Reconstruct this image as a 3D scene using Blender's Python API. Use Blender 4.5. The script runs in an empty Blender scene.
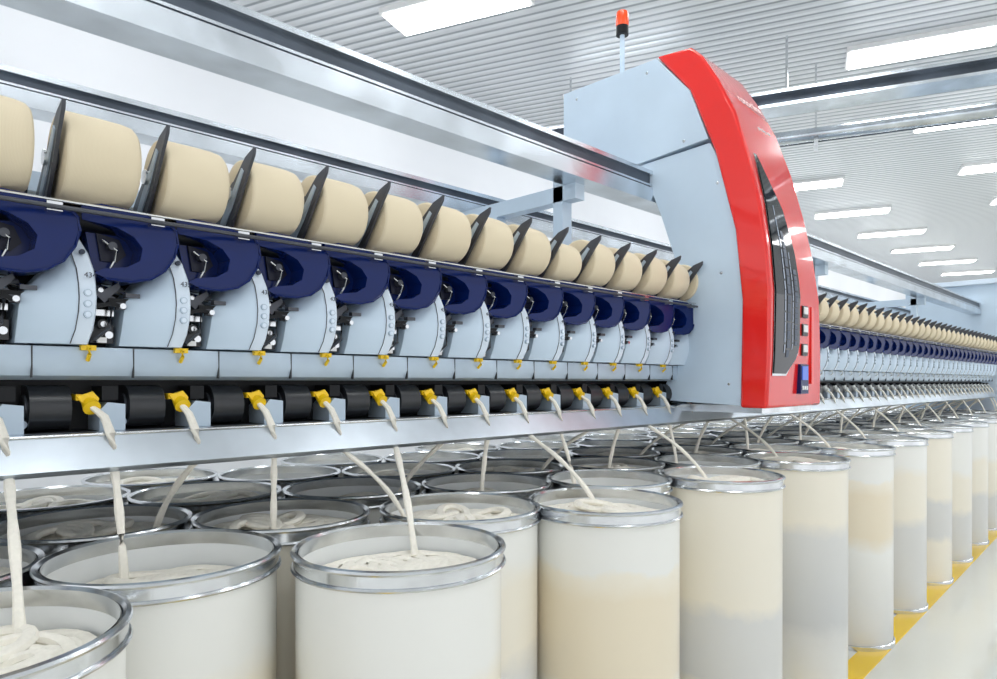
import bpy, bmesh, math, random
from mathutils import Vector, Matrix
random.seed(7)
scene = bpy.context.scene
try:
    scene.view_settings.view_transform = 'Standard'
except Exception:
    pass

# ---------------------------------------------------------------- materials
def new_mat(name, col, rough=0.5, metal=0.0, coat=0.0, emis=None, es=0.0, bump=None, var=None, spec=None):
    m = bpy.data.materials.new(name); m.use_nodes = True
    nt = m.node_tree; b = nt.nodes['Principled BSDF']
    b.inputs['Base Color'].default_value = (*col, 1)
    b.inputs['Roughness'].default_value = rough
    b.inputs['Metallic'].default_value = metal
    b.inputs['Coat Weight'].default_value = coat
    if spec is not None: b.inputs['Specular IOR Level'].default_value = spec
    if emis:
        b.inputs['Emission Color'].default_value = (*emis, 1)
        b.inputs['Emission Strength'].default_value = es
    if bump or var:
        tc = nt.nodes.new('ShaderNodeTexCoord')
        n = nt.nodes.new('ShaderNodeTexNoise')
        n.inputs['Scale'].default_value = (bump or var)[0]
        n.inputs['Detail'].default_value = 4
        nt.links.new(tc.outputs['Object'], n.inputs['Vector'])
        if bump:
            bp = nt.nodes.new('ShaderNodeBump'); bp.inputs['Strength'].default_value = bump[1]
            bp.inputs['Distance'].default_value = 0.003
            nt.links.new(n.outputs['Fac'], bp.inputs['Height'])
            nt.links.new(bp.outputs['Normal'], b.inputs['Normal'])
        if var:
            r = nt.nodes.new('ShaderNodeValToRGB')
            r.color_ramp.elements[0].position = .3; r.color_ramp.elements[1].position = .7
            r.color_ramp.elements[0].color = (*[c * (1 - var[1]) for c in col], 1)
            r.color_ramp.elements[1].color = (*[min(1, c * (1 + var[1])) for c in col], 1)
            nt.links.new(n.outputs['Fac'], r.inputs['Fac'])
            nt.links.new(r.outputs['Color'], b.inputs['Base Color'])
    return m

M_panel = new_mat('pale_blue_paint', (.60, .73, .86), .35, var=(3, .04))
M_panel2 = new_mat('pale_blue_paint_strip', (.72, .82, .93), .3)
M_navy = new_mat('navy_plastic', (.002, .014, .11), .22, spec=.3)
M_navyd = new_mat('navy_plastic_inner', (.001, .003, .02), .35, spec=.3)
M_black = new_mat('black_mechanism', (.005, .006, .008), .4, spec=.25)
M_dark = new_mat('dark_rubber', (.018, .02, .024), .3, spec=.5)
M_arm = new_mat('dark_grey_arm', (.075, .08, .095), .35, metal=.4)
M_steel = new_mat('steel', (.68, .70, .72), .2, metal=1.0, var=(9, .15))
M_galv = new_mat('galvanised_rail', (.68, .73, .78), .24, metal=.9, var=(5, .2))
M_tray = new_mat('brushed_tray', (.62, .68, .75), .28, metal=.85, var=(4, .15))
M_web = new_mat('beam_web_dark', (.09, .11, .14), .4, metal=.5, var=(3, .3))
M_yellow = new_mat('yellow_plastic', (.95, .62, .01), .35)
M_cream = new_mat('sliver_cotton', (.95, .91, .81), .9, bump=(90, .4), var=(20, .04))
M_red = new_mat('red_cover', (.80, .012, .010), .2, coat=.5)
M_redside = new_mat('red_cover_side', (.92, .020, .014), .2, coat=.5)  # brighter copy of the cover red; the lit side is painted into its colour
M_glass = new_mat('smoked_window', (.008, .010, .016), .05, spec=.5)
M_refl = new_mat('window_reflection_dim', (.05, .07, .11), .3, metal=.4)
M_refl2 = new_mat('window_reflection', (.36, .43, .55), .3)
M_grey = new_mat('grey_machine_core', (.36, .42, .50), .5)
M_ledge = new_mat('ledge_grey_blue', (.48, .58, .68), .33, metal=.2, var=(6, .1))
M_text = new_mat('label_ink', (.02, .03, .06), .5)
M_white = new_mat('white_label', (.9, .9, .9), .5)
M_pale = new_mat('pale_plastic', (.7, .72, .70), .5)
M_screen = new_mat('control_screen', (.05, .12, .5), .2, emis=(.1, .25, .9), es=.3)
M_beacon = new_mat('beacon_red', (.80, .07, .01), .2, emis=(1, .1, .01), es=.12)
M_lamp = new_mat('lamp_diffuser', (1, 1, 1), .5, emis=(.97, .99, 1), es=12.5)
M_wall = new_mat('wall_paint', (.88, .90, .94), .7, var=(1.2, .02))
M_core = new_mat('package_core', (.35, .33, .30), .6)

M_yarn = new_mat('yarn', (.80, .69, .50), .85)
nt = M_yarn.node_tree; b = nt.nodes['Principled BSDF']
tc = nt.nodes.new('ShaderNodeTexCoord'); w = nt.nodes.new('ShaderNodeTexWave')
w.bands_direction = 'X'; w.inputs['Scale'].default_value = 130; w.inputs['Distortion'].default_value = 2.5
w.inputs['Detail'].default_value = 3
nt.links.new(tc.outputs['Object'], w.inputs['Vector'])
r = nt.nodes.new('ShaderNodeValToRGB')
r.color_ramp.elements[0].color = (.76, .65, .46, 1); r.color_ramp.elements[1].color = (.82, .72, .53, 1)
nt.links.new(w.outputs['Fac'], r.inputs['Fac']); nt.links.new(r.outputs['Color'], b.inputs['Base Color'])

def can_mat(name, stops, rnd=.3):
    m = new_mat(name, (.8, .8, .76), .3, coat=.2)
    nt = m.node_tree; b = nt.nodes['Principled BSDF']
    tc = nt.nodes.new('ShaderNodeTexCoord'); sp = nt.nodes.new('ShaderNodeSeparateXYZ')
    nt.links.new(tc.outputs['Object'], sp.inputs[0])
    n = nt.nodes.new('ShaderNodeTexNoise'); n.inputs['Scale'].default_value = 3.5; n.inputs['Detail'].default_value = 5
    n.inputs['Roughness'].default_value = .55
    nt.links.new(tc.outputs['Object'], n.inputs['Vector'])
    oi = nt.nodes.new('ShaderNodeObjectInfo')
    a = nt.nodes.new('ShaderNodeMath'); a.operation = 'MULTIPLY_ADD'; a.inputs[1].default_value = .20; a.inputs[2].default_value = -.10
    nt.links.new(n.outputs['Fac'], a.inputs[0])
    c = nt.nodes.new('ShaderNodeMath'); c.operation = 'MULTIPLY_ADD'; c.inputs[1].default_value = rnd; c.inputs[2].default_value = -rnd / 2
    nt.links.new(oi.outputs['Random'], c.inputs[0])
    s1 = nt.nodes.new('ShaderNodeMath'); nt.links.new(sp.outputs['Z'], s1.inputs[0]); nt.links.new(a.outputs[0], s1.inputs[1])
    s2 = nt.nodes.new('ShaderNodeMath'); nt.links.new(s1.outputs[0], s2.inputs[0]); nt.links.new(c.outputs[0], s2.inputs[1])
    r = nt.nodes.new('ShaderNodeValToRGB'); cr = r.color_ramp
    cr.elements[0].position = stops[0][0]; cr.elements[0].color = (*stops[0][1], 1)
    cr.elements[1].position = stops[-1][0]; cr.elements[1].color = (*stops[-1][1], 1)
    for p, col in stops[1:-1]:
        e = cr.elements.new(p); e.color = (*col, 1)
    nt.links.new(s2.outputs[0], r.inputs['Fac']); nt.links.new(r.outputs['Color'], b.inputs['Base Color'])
    return m
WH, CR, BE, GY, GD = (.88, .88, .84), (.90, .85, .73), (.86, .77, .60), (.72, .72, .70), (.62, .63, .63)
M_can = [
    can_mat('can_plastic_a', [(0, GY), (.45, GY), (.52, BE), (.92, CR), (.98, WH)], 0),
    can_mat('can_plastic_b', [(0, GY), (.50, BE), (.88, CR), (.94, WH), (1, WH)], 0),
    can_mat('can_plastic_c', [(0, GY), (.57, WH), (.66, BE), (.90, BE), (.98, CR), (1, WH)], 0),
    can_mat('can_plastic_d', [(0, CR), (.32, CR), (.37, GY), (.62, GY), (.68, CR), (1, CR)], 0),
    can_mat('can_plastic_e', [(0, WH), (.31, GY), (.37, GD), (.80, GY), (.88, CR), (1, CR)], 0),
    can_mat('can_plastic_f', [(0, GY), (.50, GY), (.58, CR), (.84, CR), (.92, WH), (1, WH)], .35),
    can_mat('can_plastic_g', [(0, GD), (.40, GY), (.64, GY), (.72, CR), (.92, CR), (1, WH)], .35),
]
M_canin = new_mat('can_inner', (.84, .86, .86), .4)

# ---------------------------------------------------------------- mesh builder
class MB:
    def __init__(s): s.v = []; s.f = []; s.mi = []; s.mats = []
    def m(s, mat):
        if mat not in s.mats: s.mats.append(mat)
        return s.mats.index(mat)
    def add(s, vs, fs, mat):
        o = len(s.v); s.v += [tuple(v) for v in vs]; k = s.m(mat)
        for f in fs: s.f.append([i + o for i in f]); s.mi.append(k)
    def box(s, x0, x1, y0, y1, z0, z1, mat):
        vs = [(x, y, z) for z in (z0, z1) for y in (y0, y1) for x in (x0, x1)]
        s.add(vs, [(0, 2, 3, 1), (4, 5, 7, 6), (0, 1, 5, 4), (2, 6, 7, 3), (0, 4, 6, 2), (1, 3, 7, 5)], mat)
    def prism(s, poly, axis, a, b, mat):
        def P(u, v, w):
            return {'x': (w, u, v), 'y': (u, w, v), 'z': (u, v, w)}[axis]
        n = len(poly)
        vs = [P(u, v, a) for u, v in poly] + [P(u, v, b) for u, v in poly]
        fs = [tuple(range(n)), tuple(range(2 * n - 1, n - 1, -1))] + [(i, (i + 1) % n, n + (i + 1) % n, n + i) for i in range(n)]
        s.add(vs, fs, mat)
    def cyl(s, p0, p1, r0, mat, seg=16, r1=None, cap=True):
        r1 = r0 if r1 is None else r1
        p0, p1 = Vector(p0), Vector(p1); d = (p1 - p0).normalized()
        u = d.orthogonal().normalized(); w = d.cross(u)
        vs = []
        for p, r in ((p0, r0), (p1, r1)):
            for i in range(seg):
                t = 2 * math.pi * i / seg; vs.append(p + (u * math.cos(t) + w * math.sin(t)) * r)
        fs = [(i, (i + 1) % seg, seg + (i + 1) % seg, seg + i) for i in range(seg)]
        if cap: fs += [tuple(range(seg - 1, -1, -1)), tuple(range(seg, 2 * seg))]
        s.add(vs, fs, mat)
    def lathe(s, prof, mat, seg=48, axis='z', c=(0, 0, 0)):
        vs = []; n = len(prof)
        for i in range(seg):
            t = 2 * math.pi * i / seg
            for r, h in prof:
                a, bb = r * math.cos(t), r * math.sin(t)
                p = (a, bb, h) if axis == 'z' else (h, a, bb)
                vs.append((p[0] + c[0], p[1] + c[1], p[2] + c[2]))
        fs = []
        for i in range(seg):
            j = (i + 1) % seg
            for k in range(n - 1):
                fs.append((i * n + k, j * n + k, j * n + k + 1, i * n + k + 1))
        s.add(vs, fs, mat)
    def tube(s, path, r, mat, seg=8, closed=False, flat=1.0):
        path = [Vector(p) for p in path]; n = len(path); vs = []
        for i, p in enumerate(path):
            if closed: d = path[(i + 1) % n] - path[i - 1]
            else: d = path[min(i + 1, n - 1)] - path[max(i - 1, 0)]
            d.normalize()
            up = Vector((0, 0, 1)) if abs(d.z) < .97 else Vector((0, 1, 0))
            u = d.cross(up).normalized(); w = u.cross(d)
            rr = r[i] if isinstance(r, (list, tuple)) else r
            for k in range(seg):
                t = 2 * math.pi * k / seg; vs.append(p + u * math.cos(t) * rr + w * math.sin(t) * rr * flat)
        fs = []
        for i in range(n if closed else n - 1):
            j = (i + 1) % n
            for k in range(seg):
                l = (k + 1) % seg; fs.append((i * seg + k, i * seg + l, j * seg + l, j * seg + k))
        if not closed:
            fs += [tuple(range(seg)), tuple(range(n * seg - 1, (n - 1) * seg - 1, -1))]
        s.add(vs, fs, mat)
    def mesh(s, name, ang=38):
        me = bpy.data.meshes.new(name); me.from_pydata(s.v, [], s.f)
        for mt in s.mats: me.materials.append(mt)
        for p, k in zip(me.polygons, s.mi): p.material_index = k
        bm = bmesh.new(); bm.from_mesh(me); bmesh.ops.recalc_face_normals(bm, faces=bm.faces)
        bm.to_mesh(me); bm.free()
        for p in me.polygons: p.use_smooth = True
        me.set_sharp_from_angle(angle=math.radians(ang))
        return me

def obj(name, me, parent=None, loc=(0, 0, 0), rotz=0):
    o = bpy.data.objects.new(name, me); scene.collection.objects.link(o)
    o.location = loc; o.rotation_euler[2] = rotz
    if parent: o.parent = parent
    return o
def empty(name, loc=(0, 0, 0)):
    o = bpy.data.objects.new(name, None); scene.collection.objects.link(o); o.location = loc
    o.empty_display_size = .2; return o
def bevel(o, w, seg=2, ang=35):
    md = o.modifiers.new('bevel', 'BEVEL'); md.width = w; md.segments = seg; md.limit_method = 'ANGLE'
    md.angle_limit = math.radians(ang); md.harden_normals = False
    return o
def text(name, body, size, loc, parent, mat, rot=(math.pi / 2, 0, 0)):
    c = bpy.data.curves.new(name, 'FONT'); c.body = body; c.size = size; c.align_x = 'CENTER'; c.extrude = .0006
    c.materials.append(mat)
    o = bpy.data.objects.new(name, c); scene.collection.objects.link(o); o.location = loc; o.rotation_euler = rot
    o.parent = parent; return o

# ---------------------------------------------------------------- room
X0, X1, YW, YR, ZC = -6, 29, 6.2, -7, 5.0
M_floor = new_mat('floor_epoxy', (.76, .76, .69), .10, coat=.6, var=(.8, .04))
b = MB(); b.box(X0, X1, YR, YW + .2, -.1, 0, M_floor); obj('floor', b.mesh('floor'))
b = MB(); b.box(X0, X1, YW, YW + .2, 0, ZC, M_wall); obj('wall_left', b.mesh('wall_left'))
b = MB(); b.box(X1, X1 + .2, YR, YW + .2, 0, ZC, M_wall); obj('wall_end', b.mesh('wall_end'))
ANG = math.atan2(.376, 1.0)
M_ceil = new_mat('corrugated_ceiling', (.6, .64, .68), .3, metal=.3)
nt = M_ceil.node_tree; bs = nt.nodes['Principled BSDF']
tc = nt.nodes.new('ShaderNodeTexCoord'); mp = nt.nodes.new('ShaderNodeMapping')
mp.inputs['Rotation'].default_value[2] = -ANG
w = nt.nodes.new('ShaderNodeTexWave'); w.bands_direction = 'X'; w.inputs['Scale'].default_value = 2.6
w.inputs['Distortion'].default_value = 0
nt.links.new(tc.outputs['Object'], mp.inputs[0]); nt.links.new(mp.outputs[0], w.inputs['Vector'])
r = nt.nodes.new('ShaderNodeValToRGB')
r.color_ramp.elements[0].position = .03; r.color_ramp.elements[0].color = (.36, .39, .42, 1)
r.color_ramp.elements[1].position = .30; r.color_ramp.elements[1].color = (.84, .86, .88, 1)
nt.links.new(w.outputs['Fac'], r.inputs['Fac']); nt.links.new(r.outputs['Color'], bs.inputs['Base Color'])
bp = nt.nodes.new('ShaderNodeBump'); bp.inputs['Strength'].default_value = .45; bp.inputs['Distance'].default_value = .025
nt.links.new(w.outputs['Fac'], bp.inputs['Height']); nt.links.new(bp.outputs['Normal'], bs.inputs['Normal'])
b = MB(); b.box(X0, X1 + .2, YR, YW + .2, ZC, ZC + .1, M_ceil); obj('ceiling', b.mesh('ceiling'))

b = MB(); b.prism([(-3, .99), (12.6, 1.40), (12.6, 1.53), (-3, 1.12)], 'z', .0, .004, new_mat('yellow_floor_paint', (.95, .62, .01), .25))
obj('floor_marking', b.mesh('floor_marking'))

b = MB()
b.box(-.23, .23, -.68, .68, -.05, 0, M_white)
b.box(-.20, .20, -.65, .65, -.062, -.05, M_lamp)
lm = b.mesh('ceiling_light')
for p0, s0, n in ((4.65, 4.1 - 2.65, 10), (1.85, 7.92 - 2.65 * 3, 11), (-1.2, 1.2, 9)):
    for k in range(n):
        s = s0 + 2.65 * k
        if s < X1 - 1: obj('ceiling_light', lm, None, (s, p0, ZC), ANG)

def ceiling_beam(s, p, z, L, h, wd, nm='ceiling_beam'):
    b = MB()
    b.box(-wd / 2, wd / 2, -L / 2, L / 2, -h * .18, 0, M_galv)
    b.box(-wd / 2, wd / 2, -L / 2, L / 2, -h, -h * .82, M_galv)
    b.box(-wd * .15, wd * .15, -L / 2, L / 2, -h * .82, -h * .18, M_web)
    for y in (-L * .45, -L * .15, L * .15, L * .45):
        b.cyl((0, y, 0), (0, y, ZC - z), .012, M_steel, 8)
    return obj(nm, b.mesh(nm), None, (s, p, z), ANG)
ceiling_beam(7.2, 1.7, 4.42, 7.5, .16, .3)
b = MB()
for x, z, rr, mt in ((0, 0, .07, M_galv), (.2, .02, .045, M_web)):
    b.cyl((x, -3.7, z), (x, 3.7, z), rr, mt, 16)
for y in (-3.3, -1.1, 1.1, 3.3):
    b.cyl((.1, y, 0), (.1, y, ZC - 4.2), .01, M_steel, 8); b.box(-.1, .3, y - .02, y + .02, -.09, -.07, M_steel)
obj('ceiling_pipe', b.mesh('ceiling_pipe'), None, (7.9, 1.7, 4.2), ANG)

# ---------------------------------------------------------------- spinning machine
A = .2125; C0 = .465; K0, K1 = -3, 52
S0, S1 = C0 + A * (K0 - .5), C0 + A * (K1 + .5)
mach = empty('rotor_spinning_machine', (0, 0, 0))

def unit_mesh(M_fun):
    b = MB()
    rows = [
        (1.945, -.095, -.075, 1.875), (1.925, -.092, -.052, 1.845), (1.895, -.085, -.033, 1.815),
        (1.86, -.080, -.020, 1.793), (1.82, -.094, -.012, 1.778), (1.785, -.122, -.009, 1.772),
        (1.755, -.148, -.008, 1.770), (1.72, -.152, -.009, 1.772), (1.68, -.154, -.013, 1.782), (1.648, -.155, -.020, 1.797)]
    vs = []; n = 5
    for z, xl, xr, pf in rows:
        st = min(.036, (xr - xl) * .6)
        vs += [(xl, pf + .045, z), (xl + (xr - st - xl) * .5, pf + .012, z), (xr - st, pf + .002, z), (xr - .004, pf, z), (xr, pf + .006, z)]
    o = len(vs)
    for z, xl, xr, pf in rows:
        vs += [(xl, 1.985, z), (xr, 1.985, z)]
    fs_a = []; fs_b = []
    for i in range(len(rows) - 1):
        for k in range(n - 1):
            (fs_b if k >= 2 else fs_a).append((i * n + k, i * n + k + 1, (i + 1) * n + k + 1, (i + 1) * n + k))
        fs_a.append((i * n + 4, o + i * 2 + 1, o + i * 2 + 3, (i + 1) * n + 4))
        fs_a.append((i * n, (i + 1) * n, o + i * 2 + 2, o + i * 2))
    e = len(rows) - 1
    fs_a.append((0, 1, 2, 3, 4, o + 1, o)); fs_a.append((e * n, o + e * 2, o + e * 2 + 1, e * n + 4, e * n + 3, e * n + 2, e * n + 1))
    base = len(b.v); b.v += vs
    for fs, mt in ((fs_a, M_panel), (fs_b, M_panel2)):
        k = b.m(mt)
        for f in fs: b.f.append([i + base for i in f]); b.mi.append(k)
    for i in range(2, len(rows) - 1):
        z0, _, xr0, p0 = rows[i]; z1, _, xr1, p1 = rows[i + 1]
        b.tube([(xr0 - .037, p0 + .001, z0), (xr1 - .037, p1 + .001, z1)], .0013, M_arm, 4)
    for z in (1.765, 1.74, 1.715):
        b.cyl((-.028, 1.775, z), (-.028, 1.766, z), .0085, M_ledge, 12)
        b.cyl((-.028, 1.768, z), (-.028, 1.765, z), .006, M_panel2, 10)
    b.cyl((-.036, 1.79, 1.86), (-.036, 1.782, 1.86), .006, M_text, 12)
    # navy hooked cover
    nv = [(-.245, 1.985), (-.15, 1.97), (-.07, 1.95), (-.052, 1.93), (-.048, 1.90), (-.058, 1.865), (-.080, 1.83), (-.11, 1.808), (-.15, 1.798),
          (-.20, 1.803), (-.222, 1.815), (-.205, 1.826), (-.16, 1.832), (-.133, 1.85), (-.128, 1.88), (-.145, 1.905), (-.18, 1.925), (-.245, 1.938)]
    def yf(x, z): return 1.80 - .05 * math.sin(max(0, min(1, (x + .245) / .2)) * math.pi * .6) + .10 * max(0, z - 1.93)
    N = len(nv); fv = [(x, yf(x, z), z) for x, z in nv]; bv = [(x, 1.86, z) for x, z in nv]
    b.add(fv + bv, [tuple(range(N)), tuple(range(2 * N - 1, N - 1, -1))] + [(i, (i + 1) % N, N + (i + 1) % N, N + i) for i in range(N)], M_navy)
    # raised rim along the lower outer edge of the cover
    b.tube([(x, yf(x, z) - .001, z) for x, z in nv[2:10]], .0035, M_navy, 6)
    b.prism([(-.235, 1.94), (-.13, 1.92), (-.11, 1.87), (-.13, 1.83), (-.215, 1.825)], 'y', 1.83, 1.87, M_navy)
    b.prism([(-.21, 1.915), (-.16, 1.905), (-.145, 1.87), (-.165, 1.85), (-.2, 1.85)], 'y', 1.822, 1.84, M_navyd)
    b.cyl((-.18, 1.80, 1.885), (-.18, 1.83, 1.885), .010, M_arm, 12)
    b.tube([(-.20, 1.81, 1.90), (-.17, 1.80, 1.875), (-.175, 1.81, 1.85), (-.19, 1.82, 1.815)], .003, M_steel, 6)
    # recess + mechanism
    b.box(-.215, -.215 + A, 1.955, 1.98, 1.64, 1.975, M_black)
    b.box(.0, .05, 1.86, 1.955, 1.655, 1.70, M_dark)
    b.box(.005, .045, 1.84, 1.95, 1.72, 1.735, M_steel)
    b.cyl((.022, 1.84, 1.70), (.022, 1.95, 1.70), .012, M_dark, 10)
    b.cyl((.022, 1.835, 1.70), (.022, 1.84, 1.70), .007, M_steel, 10)
    b.cyl((.04, 1.83, 1.76), (.04, 1.95, 1.765), .008, M_arm, 8)
    b.cyl((.012, 1.82, 1.78), (.012, 1.95, 1.77), .006, M_steel, 8)
    b.prism([(.0, 1.77), (.05, 1.80), (.055, 1.79), (.02, 1.75)], 'y', 1.82, 1.828, M_arm)
    b.prism([(-.005, 1.745), (.035, 1.752), (.06, 1.742), (.058, 1.736), (.03, 1.742), (-.005, 1.735)], 'y', 1.80, 1.81, M_black)
    b.cyl((.052, 1.80, 1.742), (.052, 1.79, 1.742), .007, M_steel, 10)
    b.prism([(.002, 1.815), (.02, 1.84), (.05, 1.838), (.045, 1.826), (.022, 1.826), (.01, 1.808)], 'y', 1.835, 1.845, M_steel)
    b.box(.01, .03, 1.84, 1.85, 1.655, 1.668, M_white)
    b.box(-.02, .05, 1.90, 1.95, 1.82, 1.86, M_arm)
    b.box(.028, .05, 1.875, 1.91, 1.77, 1.80, M_ledge)
    b.tube([(-.0, 1.83, 1.66), (.03, 1.815, 1.69), (.035, 1.82, 1.74), (.02, 1.84, 1.79)], .004, M_arm, 6)
    b.cyl((.038, 1.85, 1.675), (.038, 1.86, 1.675), .009, M_steel, 12)
    b.box(-.152, -.12, 1.80, 1.82, 1.765, 1.775, M_arm)
    b.box(-.185, -.13, 1.815, 1.83, 1.752, 1.762, M_black)
    b.box(-.17, -.15, 1.81, 1.82, 1.735, 1.752, M_arm)
    b.cyl((-.20, 1.85, 1.79), (-.13, 1.85, 1.775), .007, M_steel, 8)
    b.cyl((-.205, 1.83, 1.77), (-.15, 1.83, 1.785), .005, M_arm, 8)
    # hook on ledge
    b.tube([(-.012, 1.835, 1.645), (-.012, 1.822, 1.638), (-.012, 1.82, 1.625), (-.012, 1.835, 1.612)], .005, M_fun, 8)
    b.box(-.028, .004, 1.826, 1.842, 1.635, 1.647, M_fun)
    b.box(.088, .091, 1.838, 1.85, 1.57, 1.643, M_dark)
    # feed roller block
    prof = []
    for i in range(9):
        t = -math.pi / 2 + math.pi * i / 8
        prof.append((1.925 - .05 * math.cos(t), 1.497 + .055 * math.sin(t)))
    prof += [(1.975, 1.552), (1.975, 1.442)]
    b.prism(prof, 'x', -.120, -.035, M_dark)
    b.cyl((-.125, 1.93, 1.50), (-.117, 1.93, 1.50), .03, M_arm, 16)
    b.prism([(.022, 1.44), (.022, 1.49), (.04, 1.51), (.080, 1.505), (.080, 1.44)], 'y', 1.87, 1.97, M_ledge)
    b.box(.03, .066, 1.88, 1.97, 1.515, 1.55, M_black)
    b.cyl((-.130, 1.90, 1.46), (-.130, 1.97, 1.46), .010, M_ledge, 10)
    # sliver funnel
    b.cyl((-.0, 1.90, 1.522), (.004, 1.862, 1.497), .013, M_fun, 12, .020)
    b.prism([(-.026, 1.525), (.008, 1.537), (.022, 1.52), (.016, 1.492), (-.012, 1.505)], 'y', 1.872, 1.882, M_fun)
    b.box(-.026, -.012, 1.88, 1.96, 1.515, 1.53, M_fun)
    # drum, cradle arm
    b.cyl((-.07, 1.835, 1.945), (.07, 1.835, 1.945), .030, M_black, 20)
    arm = [(1.945, 1.965), (1.93, 2.01), (1.84, 2.075), (1.735, 2.15), (1.685, 2.165), (1.688, 2.148), (1.72, 2.11), (1.775, 2.04), (1.82, 1.985), (1.87, 1.955)]
    b.prism(arm, 'x', -.098, -.090, M_arm)
    b.prism([(1.90, 1.985), (1.83, 2.05), (1.75, 2.125), (1.74, 2.115), (1.81, 2.03), (1.87, 1.975)], 'x', -.101, -.098, M_ledge)
    b.cyl((-.090, 1.82, 2.075), (-.076, 1.82, 2.075), .032, M_arm, 16)
    b.cyl((-.106, 1.82, 2.07), (-.098, 1.82, 2.07), .018, M_steel, 16)
    b.prism([(1.93, 1.965), (1.92, 2.00), (1.83, 2.08), (1.805, 2.06), (1.88, 1.97)], 'x', .079, .085, M_arm)
    b.box(-.10, .088, 1.915, 1.95, 1.955, 1.985, M_arm)
    b.box(-.115, -.085, 1.735, 1.76, 1.935, 1.955, M_steel)
    return b.mesh('spinning_unit')
um = unit_mesh(M_yellow); um2 = unit_mesh(M_pale)
for k in range(K0, K1 + 1):
    obj('spinning_unit_%02d' % (k - K0), um if k < 15 else um2, mach, (C0 + A * k, 0, 0))
for k in range(-1, 14):
    c = C0 + A * k
    text('unit_number_%d' % k, str(434 + k), .017, (c - .0235, 1.7675, 1.80), mach, M_text, (math.radians(94), 0, 0))

b = MB()
b.lathe([(.028, -.080), (.092, -.080), (.0975, -.077), (.100, -.070), (.100, 0), (.0985, .045), (.095, .066), (.088, .074), (.028, .078)], M_yarn, 48, 'x')
b.lathe([(0, -.080), (.02, -.080), (.028, -.083), (.028, .080), (0, .080)], M_core, 20, 'x')
pk = b.mesh('yarn_package', 50)
for k in range(K0, K1 + 1):
    o = obj('yarn_package', pk, None, (C0 + A * k, 1.82, 2.078))
    sc = 1.04 if k <= 0 else (.8 if k in (8, 19) else random.uniform(.96, 1.0))
    o.scale = (1.0, sc, sc); o.location[2] = 1.974 + .100 * sc

b = MB()
b.prism([(1.84, 1.643), (1.838, 1.60), (1.85, 1.575), (1.88, 1.565), (1.97, 1.565), (1.97, 1.643)], 'x', S0, S1, M_ledge)
b.box(S0, S1, 1.97, 2.0, 1.44, 1.64, M_black)
obj('ledge', b.mesh('ledge'), mach)
b = MB()
b.prism([(1.838, 1.432), (1.868, 1.440), (1.868, 1.432), (1.846, 1.425), (1.800, 1.36), (1.812, 1.352), (1.90, 1.352), (1.90, 1.345), (1.808, 1.345), (1.790, 1.358)], 'x', S0, S1, M_tray)
b.cyl((S0, 1.838, 1.434), (S1, 1.838, 1.434), .005, M_steel, 8)
b.box(S0, S1, 1.90, 1.99, 1.345, 1.44, M_black)
obj('sliver_tray', b.mesh('sliver_tray'), mach)
b = MB()
b.box(S0, S1, 1.985, 2.70, 1.43, 1.96, M_grey)
b.box(S0, S1, 2.0, 2.68, 1.355, 1.43, M_grey)
b.box(S0, S1, 1.99, 2.05, 1.96, 2.03, M_ledge)
b.box(S0, S1, 2.30, 2.38, 1.96, 2.16, M_ledge)
b.cyl((S0, 1.73, 1.943), (S1, 1.73, 1.943), .005, M_arm, 8)
b.cyl((S0, 1.74, 1.960), (S1, 1.74, 1.960), .003, M_steel, 6)
b.cyl((S0, 1.93, 1.93), (S1, 1.93, 1.93), .012, M_steel, 10)
obj('machine_core', b.mesh('machine_core'), mach)
b = MB()
def rail(y0, y1, z0, z1, x0, x1):
    h = z1 - z0
    b.box(x0, x1, y0, y1, z0, z0 + .012, M_galv)
    b.prism([(y0, z0 + .012), (y0 + .012, z0 + .012), (y0 + .012, z0 + h * .45), (y0, z0 + h * .45)], 'x', x0, x1, M_galv)
    b.box(x0, x1, y0 + .02, y0 + .045, z0 + h * .40, z1 - .02, M_web)
    b.box(x0, x1, y0 + .004, y0 + .03, z0 + h * .5, z0 + h * .56, M_galv)
    b.box(x0, x1, y0, y1, z1 - .02, z1, M_galv)
    b.box(x0, x1, y1 - .02, y1, z0 + .012, z1 - .02, M_web)
rail(1.99, 2.13, 2.525, 2.69, -1.2, S1 + .1)
rail(2.85, 2.97, 2.525, 2.65, -1.2, S1 + .1)
obj('travel_rails', b.mesh('travel_rails'), mach)
b = MB()
for s in (-.8, 2.62, 5.9, 9.0):
    b.box(s - .035, s + .035, 2.14, 2.20, 1.96, 2.60, M_panel)
    b.box(s - .035, s + .035, 2.06, 2.90, 2.45, 2.525, M_panel)
    b.box(s - .035, s + .035, 2.60, 2.66, 1.96, 2.45, M_panel)
obj('rail_supports', b.mesh('rail_supports'), mach)

b = MB(); hs = S1 + .12
b.box(hs, hs + 1.3, 1.60, 2.95, 0, 2.95, M_panel)
b.box(hs - .01, hs, 1.66, 2.2, .25, 1.9, M_panel2)
b.box(hs - .012, hs, 1.66, 2.9, 2.0, 2.04, M_dark)
b.box(hs + .1, hs + .6, 1.588, 1.60, .3, 2.0, M_panel2)
b.box(hs + .2, hs + .45, 1.58, 1.59, 1.35, 1.6, M_navy)
b.box(hs - .08, hs + 1.35, 1.55, 3.0, 2.95, 3.02, M_panel2)
bevel(obj('headstock_cabinet', b.mesh('headstock_cabinet'), mach), .01)

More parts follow.
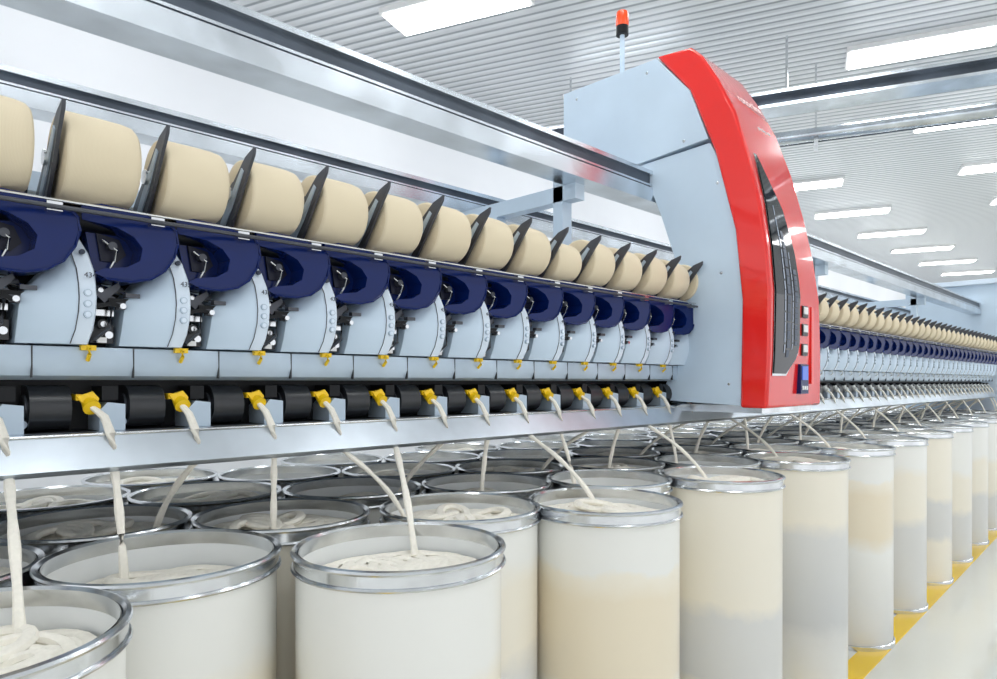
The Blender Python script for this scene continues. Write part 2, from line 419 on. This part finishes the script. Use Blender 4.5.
# ---------------------------------------------------------------- piecing robot
rob = empty('piecing_robot', (3.15, 0, 0))
SX = 3.15
def L(x): return x - SX
b = MB()
low = [(2.065, 2.737), (1.941, 2.444), (1.84, 2.15), (1.795, 1.98), (1.784, 1.80), (1.80, 1.72), (1.97, 1.465), (1.50, 1.445), (1.489, 1.955), (1.524, 2.30), (1.62, 2.68), (1.66, 2.76)]
up = [(2.60, 3.28), (1.962, 3.28), (1.766, 3.05), (1.665, 2.78), (2.065, 2.745), (2.12, 2.745), (2.60, 2.745)]
b.prism(low, 'x', .01, .60, M_panel)
b.prism(up, 'x', 0, .50, M_panel)
for y, z in ((2.02, 3.22), (2.5, 3.22), (2.5, 2.80), (1.80, 2.80), (1.62, 2.55), (1.56, 1.55), (1.60, 2.1)):
    b.cyl((-.004 if z > 2.75 else .006, y, z), (.012, y, z), .008, M_steel, 10)
bevel(obj('robot_body', b.mesh('robot_body'), rob), .006)
FR = [(1.365, 1.435), (1.352, 1.70), (1.349, 1.99), (1.367, 2.20), (1.40, 2.42), (1.452, 2.65), (1.524, 2.88), (1.61, 3.06), (1.70, 3.21), (1.76, 3.27)]
RE = [(1.962, 3.29), (1.766, 3.05), (1.63, 2.71), (1.524, 2.30), (1.489, 1.955), (1.498, 1.435)]
def right_s(z): 
    T = [(1.43, 3.85), (2.1, 3.78), (2.42, 3.72), (2.9, 3.66), (3.3, 3.62)]
    for (a, c), (d, e) in zip(T, T[1:]):
        if z <= d: return c + (e - c) * (z - a) / (d - a)
    return T[-1][1]
def pf(z):
    for (a, c), (d, e) in zip(FR, FR[1:]):
        if z <= e: return a + (d - a) * (z - c) / (e - c)
    return FR[-1][0]
poly = FR + RE; n = len(poly)
vl = [(-.004, y, z) for y, z in poly]; vr = [(L(right_s(z)), y + .01, z) for y, z in poly]
b = MB()
b.v += vl + vr
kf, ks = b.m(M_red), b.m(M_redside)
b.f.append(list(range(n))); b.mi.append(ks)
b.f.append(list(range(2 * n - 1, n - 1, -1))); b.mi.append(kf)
for i in range(n):
    b.f.append([i, (i + 1) % n, n + (i + 1) % n, n + i]); b.mi.append(kf)
bevel(obj('red_cover', b.mesh('red_cover', 25), rob), .014, 3, 40)
wl = lambda z: 3.19 + .02 * (z - 1.6)
wr = [(1.60, 3.33), (1.68, 3.45), (1.75, 3.485), (2.07, 3.485), (2.25, 3.45), (2.42, 3.39), (2.55, 3.30), (2.66, 3.225)]
def wrz(z):
    for (a, c), (d, e) in zip(wr, wr[1:]):
        if z <= d: return c + (e - c) * (z - a) / (d - a)
    return wr[-1][1]
b = MB()
def leaf(off, m, ex, extra=0):
    Z = [1.60 - extra + (1.06 + extra * 2) * i / 30 for i in range(31)]
    vs = []; fs = []
    for z in Z:
        a, c = wl(z) - ex, wrz(min(2.66, max(1.6, z))) + ex
        for t in (0, .5, 1): vs.append((L(a + (c - a) * t), pf(z) + off, z))
    for i in range(30):
        for k in range(2): fs.append((i * 3 + k, i * 3 + k + 1, i * 3 + k + 4, i * 3 + k + 3))
    b.add(vs, fs, m)
leaf(-.003, M_steel, .010, .01); leaf(-.007, M_glass, 0)
# reflections painted onto the smoked glass: slim vertical streaks of varying length
for t0, t1, za, zb, mt in ((.34, .38, 1.70, 2.42, M_refl2), (.45, .58, 1.68, 2.30, M_refl), (.66, .69, 1.72, 2.20, M_refl2), (.76, .90, 1.74, 2.12, M_refl)):
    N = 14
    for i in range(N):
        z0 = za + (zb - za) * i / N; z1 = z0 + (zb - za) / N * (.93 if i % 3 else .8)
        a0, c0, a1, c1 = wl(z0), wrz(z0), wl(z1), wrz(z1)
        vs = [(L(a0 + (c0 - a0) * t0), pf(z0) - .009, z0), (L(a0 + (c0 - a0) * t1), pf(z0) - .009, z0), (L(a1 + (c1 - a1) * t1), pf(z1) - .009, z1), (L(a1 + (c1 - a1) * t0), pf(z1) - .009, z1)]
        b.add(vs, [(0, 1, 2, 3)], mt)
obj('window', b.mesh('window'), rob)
b = MB()
for z in (1.918, 1.826, 1.724):
    b.box(L(3.535), L(3.60), pf(z) - .002, pf(z) + .02, z - .03, z + .03, M_dark)
    b.box(L(3.542), L(3.593), pf(z) - .006, pf(z), z - .012, z + .024, M_white)
b.box(L(3.50), L(3.60), 1.345, 1.37, 1.50, 1.65, M_navy)
b.box(L(3.515), L(3.585), 1.341, 1.35, 1.57, 1.64, M_screen)
for i in range(3): b.box(L(3.515 + .026 * i), L(3.53 + .026 * i), 1.341, 1.35, 1.52, 1.54, M_white)
b.box(L(3.66), L(3.69), 1.352, 1.37, 1.55, 1.95, M_redside)
b.box(.02, L(3.78), 1.40, 1.98, 1.41, 1.447, M_steel)
obj('controls', b.mesh('controls'), rob)
text('logo', 'rotorline', .075, (L(3.42), pf(3.0) - .016, 2.98), rob, M_white, (math.radians(90 - 27), 0, 0))
text('logo_sub', 'piecing unit', .032, (L(3.44), pf(2.86) - .014, 2.84), rob, M_white, (math.radians(90 - 20), 0, 0))
b = MB(); bx, by = .13, 2.27
b.cyl((bx, by, 3.27), (bx, by, 3.30), .035, M_steel, 16)
b.cyl((bx, by, 3.29), (bx, by, 3.58), .014, M_panel, 12)
b.cyl((bx, by, 3.56), (bx, by, 3.61), .036, M_black, 20)
b.lathe([(.036, 3.61), (.038, 3.63), (.036, 3.68), (.03, 3.695), (0, 3.70)], M_beacon, 20, 'z', (bx, by, 0))
obj('beacon', b.mesh('beacon'), rob)
b = MB()
b.box(.05, .5, 1.94, 1.985, 2.50, 2.75, M_dark)
b.cyl((.12, 2.0, 2.72), (.12, 2.1, 2.72), .03, M_steel, 16); b.cyl((.4, 2.0, 2.72), (.4, 2.1, 2.72), .03, M_steel, 16)
obj('carriage', b.mesh('carriage'), rob)

# ---------------------------------------------------------------- sliver cans
R = .25; H = 1.170
def can_mesh(idx, mat, fill, heap=0):
    b = MB(); rnd = random.Random(idx * 11 + 3)
    b.lathe([(0, .0), (R - .010, .0), (R - .008, .01), (R - .006, H - .01)], mat, 56)
    b.lathe([(R - .006, H - .01), (R - .012, H - .01), (R - .012, fill - .15), (0, fill - .15)], M_canin, 56)
    def ring(z, r, h):
        b.lathe([(r - .010, z), (r - .004, z - h * .5), (r + .003, z - h * .35), (r + .0055, z), (r + .003, z + h * .35), (r - .004, z + h * .5), (r - .010, z)], M_steel, 56)
    ring(H - .006, R, .014); ring(H - .040, R, .011)
    b.lathe([(R - .005, H - .040), (R - .001, H - .035), (R - .001, H - .012), (R - .012, H - .008)], M_steel, 56)
    b.lathe([(R - .013, H - .004), (R - .013, H - .035)], M_steel, 56)
    b.lathe([(R - .005, .0), (R + .002, .002), (R + .002, .028), (R - .005, .032)], M_steel, 56)
    b.lathe([(R - .014, fill - .14), (R - .015, fill - .02), (R - .030, fill + .001), (.12, fill + .004), (.03, fill + .003), (0, fill + .003)], M_cream, 40)
    nl = 20
    for i in range(nl):
        a = 2 * math.pi * i / nl + rnd.uniform(-.1, .1)
        rr = rnd.uniform(.095, .115); cx, cy = math.cos(a) * (.215 - rr), math.sin(a) * (.215 - rr)
        zz = fill + .003 + rnd.uniform(0, .005); ph = rnd.uniform(0, 6)
        b.tube([(cx + rr * math.cos(t), cy + rr * math.sin(t), zz + .003 * math.sin(t * 2 + ph)) for t in [2 * math.pi * j / 24 for j in range(24)]], .014, M_cream, 8, closed=True, flat=.35)
    for i in range(heap):
        a = rnd.uniform(0, 6.28); rr = rnd.uniform(.05, .10)
        cx, cy = math.cos(a) * .09, math.sin(a) * .09
        b.tube([(cx + rr * math.cos(t), cy + rr * .8 * math.sin(t), fill + .018 + .012 * math.sin(t + i)) for t in [2 * math.pi * j / 22 for j in range(22)]], .015, M_cream, 8, closed=True, flat=.75)
    return b.mesh('sliver_can_%d' % idx)
SPEC = [(0, 1.070, 2), (1, 1.085, 1), (2, 1.11, 3), (3, 1.11, 5), (4, 1.12, 6), (5, 1.08, 4), (6, 1.11, 6), (0, 1.085, 14)]
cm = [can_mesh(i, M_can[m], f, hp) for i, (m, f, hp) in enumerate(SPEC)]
SP = .87
cans = {}
fixed = {(0, -1): 7, (0, 0): 1, (0, 1): 2, (0, 2): 3, (0, 3): 4, (0, 4): 2, (1, -1): 0, (1, 0): 6}
over = {(0, -1): (.14, 1.35), (1, -1): (.56, 1.64), (0, 0): (.995, 1.33), (1, 0): (1.44, 1.61)}
for row in range(7):
    off = .985 if row % 2 == 0 else .985 + SP / 2
    for n in range(-3, 14):
        s = off + n * SP
        p = 1.30 + .03 * s + .283 * row
        s, p = over.get((row, n), (s, p))
        if s < -.9 or s > hs - .3 or p > 3.3: continue
        var = fixed.get((row, n), random.choice([5, 6, 5, 6, 3]))
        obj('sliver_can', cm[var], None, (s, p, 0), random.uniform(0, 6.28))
        cans[(row, n)] = (s, p, SPEC[var][1])

# ---------------------------------------------------------------- slivers (one mass)
b = MB()
head = {-3: (3, -2), -2: (2, -1), -1: (0, -1), 0: (1, -1), 1: (3, -1), 2: (2, 0), 3: (1, 0), 4: (0, 0)}
for k in range(K0, K1 + 1):
    c = C0 + A * k
    if k <= 4: key = head[k]
    else:
        m_ = (k - 5) // 4; key = [(3, m_), (2, m_ + 1), (0, m_ + 1), (1, m_ + 1)][(k - 5) % 4]
    dx = random.uniform(.0, .02)
    pts = [(c, 1.872, 1.505), (c + .010 + dx, 1.846, 1.475), (c + .018 + dx, 1.826, 1.435), (c + .022 + dx, 1.822, 1.40), (c + .022 + dx, 1.86, 1.378)]
    b.tube(pts, [.008, .011, .012, .011, .008], M_cream, 8, flat=.8)
    if key not in cans: key = min(cans, key=lambda q: abs(cans[q][0] - c) + (10 if q[0] > 3 else 0))
    q = cans[key]
    ds = max(-.13, min(.13, (c + .03 - q[0]) * .8))
    tx = q[0] + ds; ty = q[1] + (.11 if key[0] < 2 else (-.04 if key[0] == 2 else -.10)); tz = q[2] + .010
    st = Vector((c + .027 + dx, 1.83, 1.36)); en = Vector((tx, ty, tz))
    m = 12; pts = []
    for i in range(m + 1):
        t = i / m; qv = st.lerp(en, t)
        e = t * t * (3 - 2 * t) * .35 + t * .65
        qv.x = st.x + (en.x - st.x) * e; qv.y = st.y + (en.y - st.y) * e
        qv.z += .03 * math.sin(math.pi * t); pts.append(qv)
    b.tube(pts, [.0095 + .0015 * math.sin(i * 1.3 + k) for i in range(m + 1)], M_cream, 8, flat=.8)
obj('sliver_strands', b.mesh('sliver_strands'))

# ---------------------------------------------------------------- world, camera
wd = bpy.data.worlds.new('hall_ambient_fill'); scene.world = wd; wd.use_nodes = True  # uniform ambient fill added to soften the hall, no daylight source
wd.node_tree.nodes['Background'].inputs[0].default_value = (.94, .965, 1, 1)
wd.node_tree.nodes['Background'].inputs[1].default_value = 1.35

cam = bpy.data.cameras.new('camera'); co = bpy.data.objects.new('camera', cam); scene.collection.objects.link(co)
co.location = (0, 0, 1.56); co.rotation_euler = (math.pi / 2, 0, -math.pi / 4)
cam.sensor_width = 36; cam.lens = 680 / 997 * 36; cam.shift_y = 42.5 / 997; cam.clip_start = .02
scene.camera = co
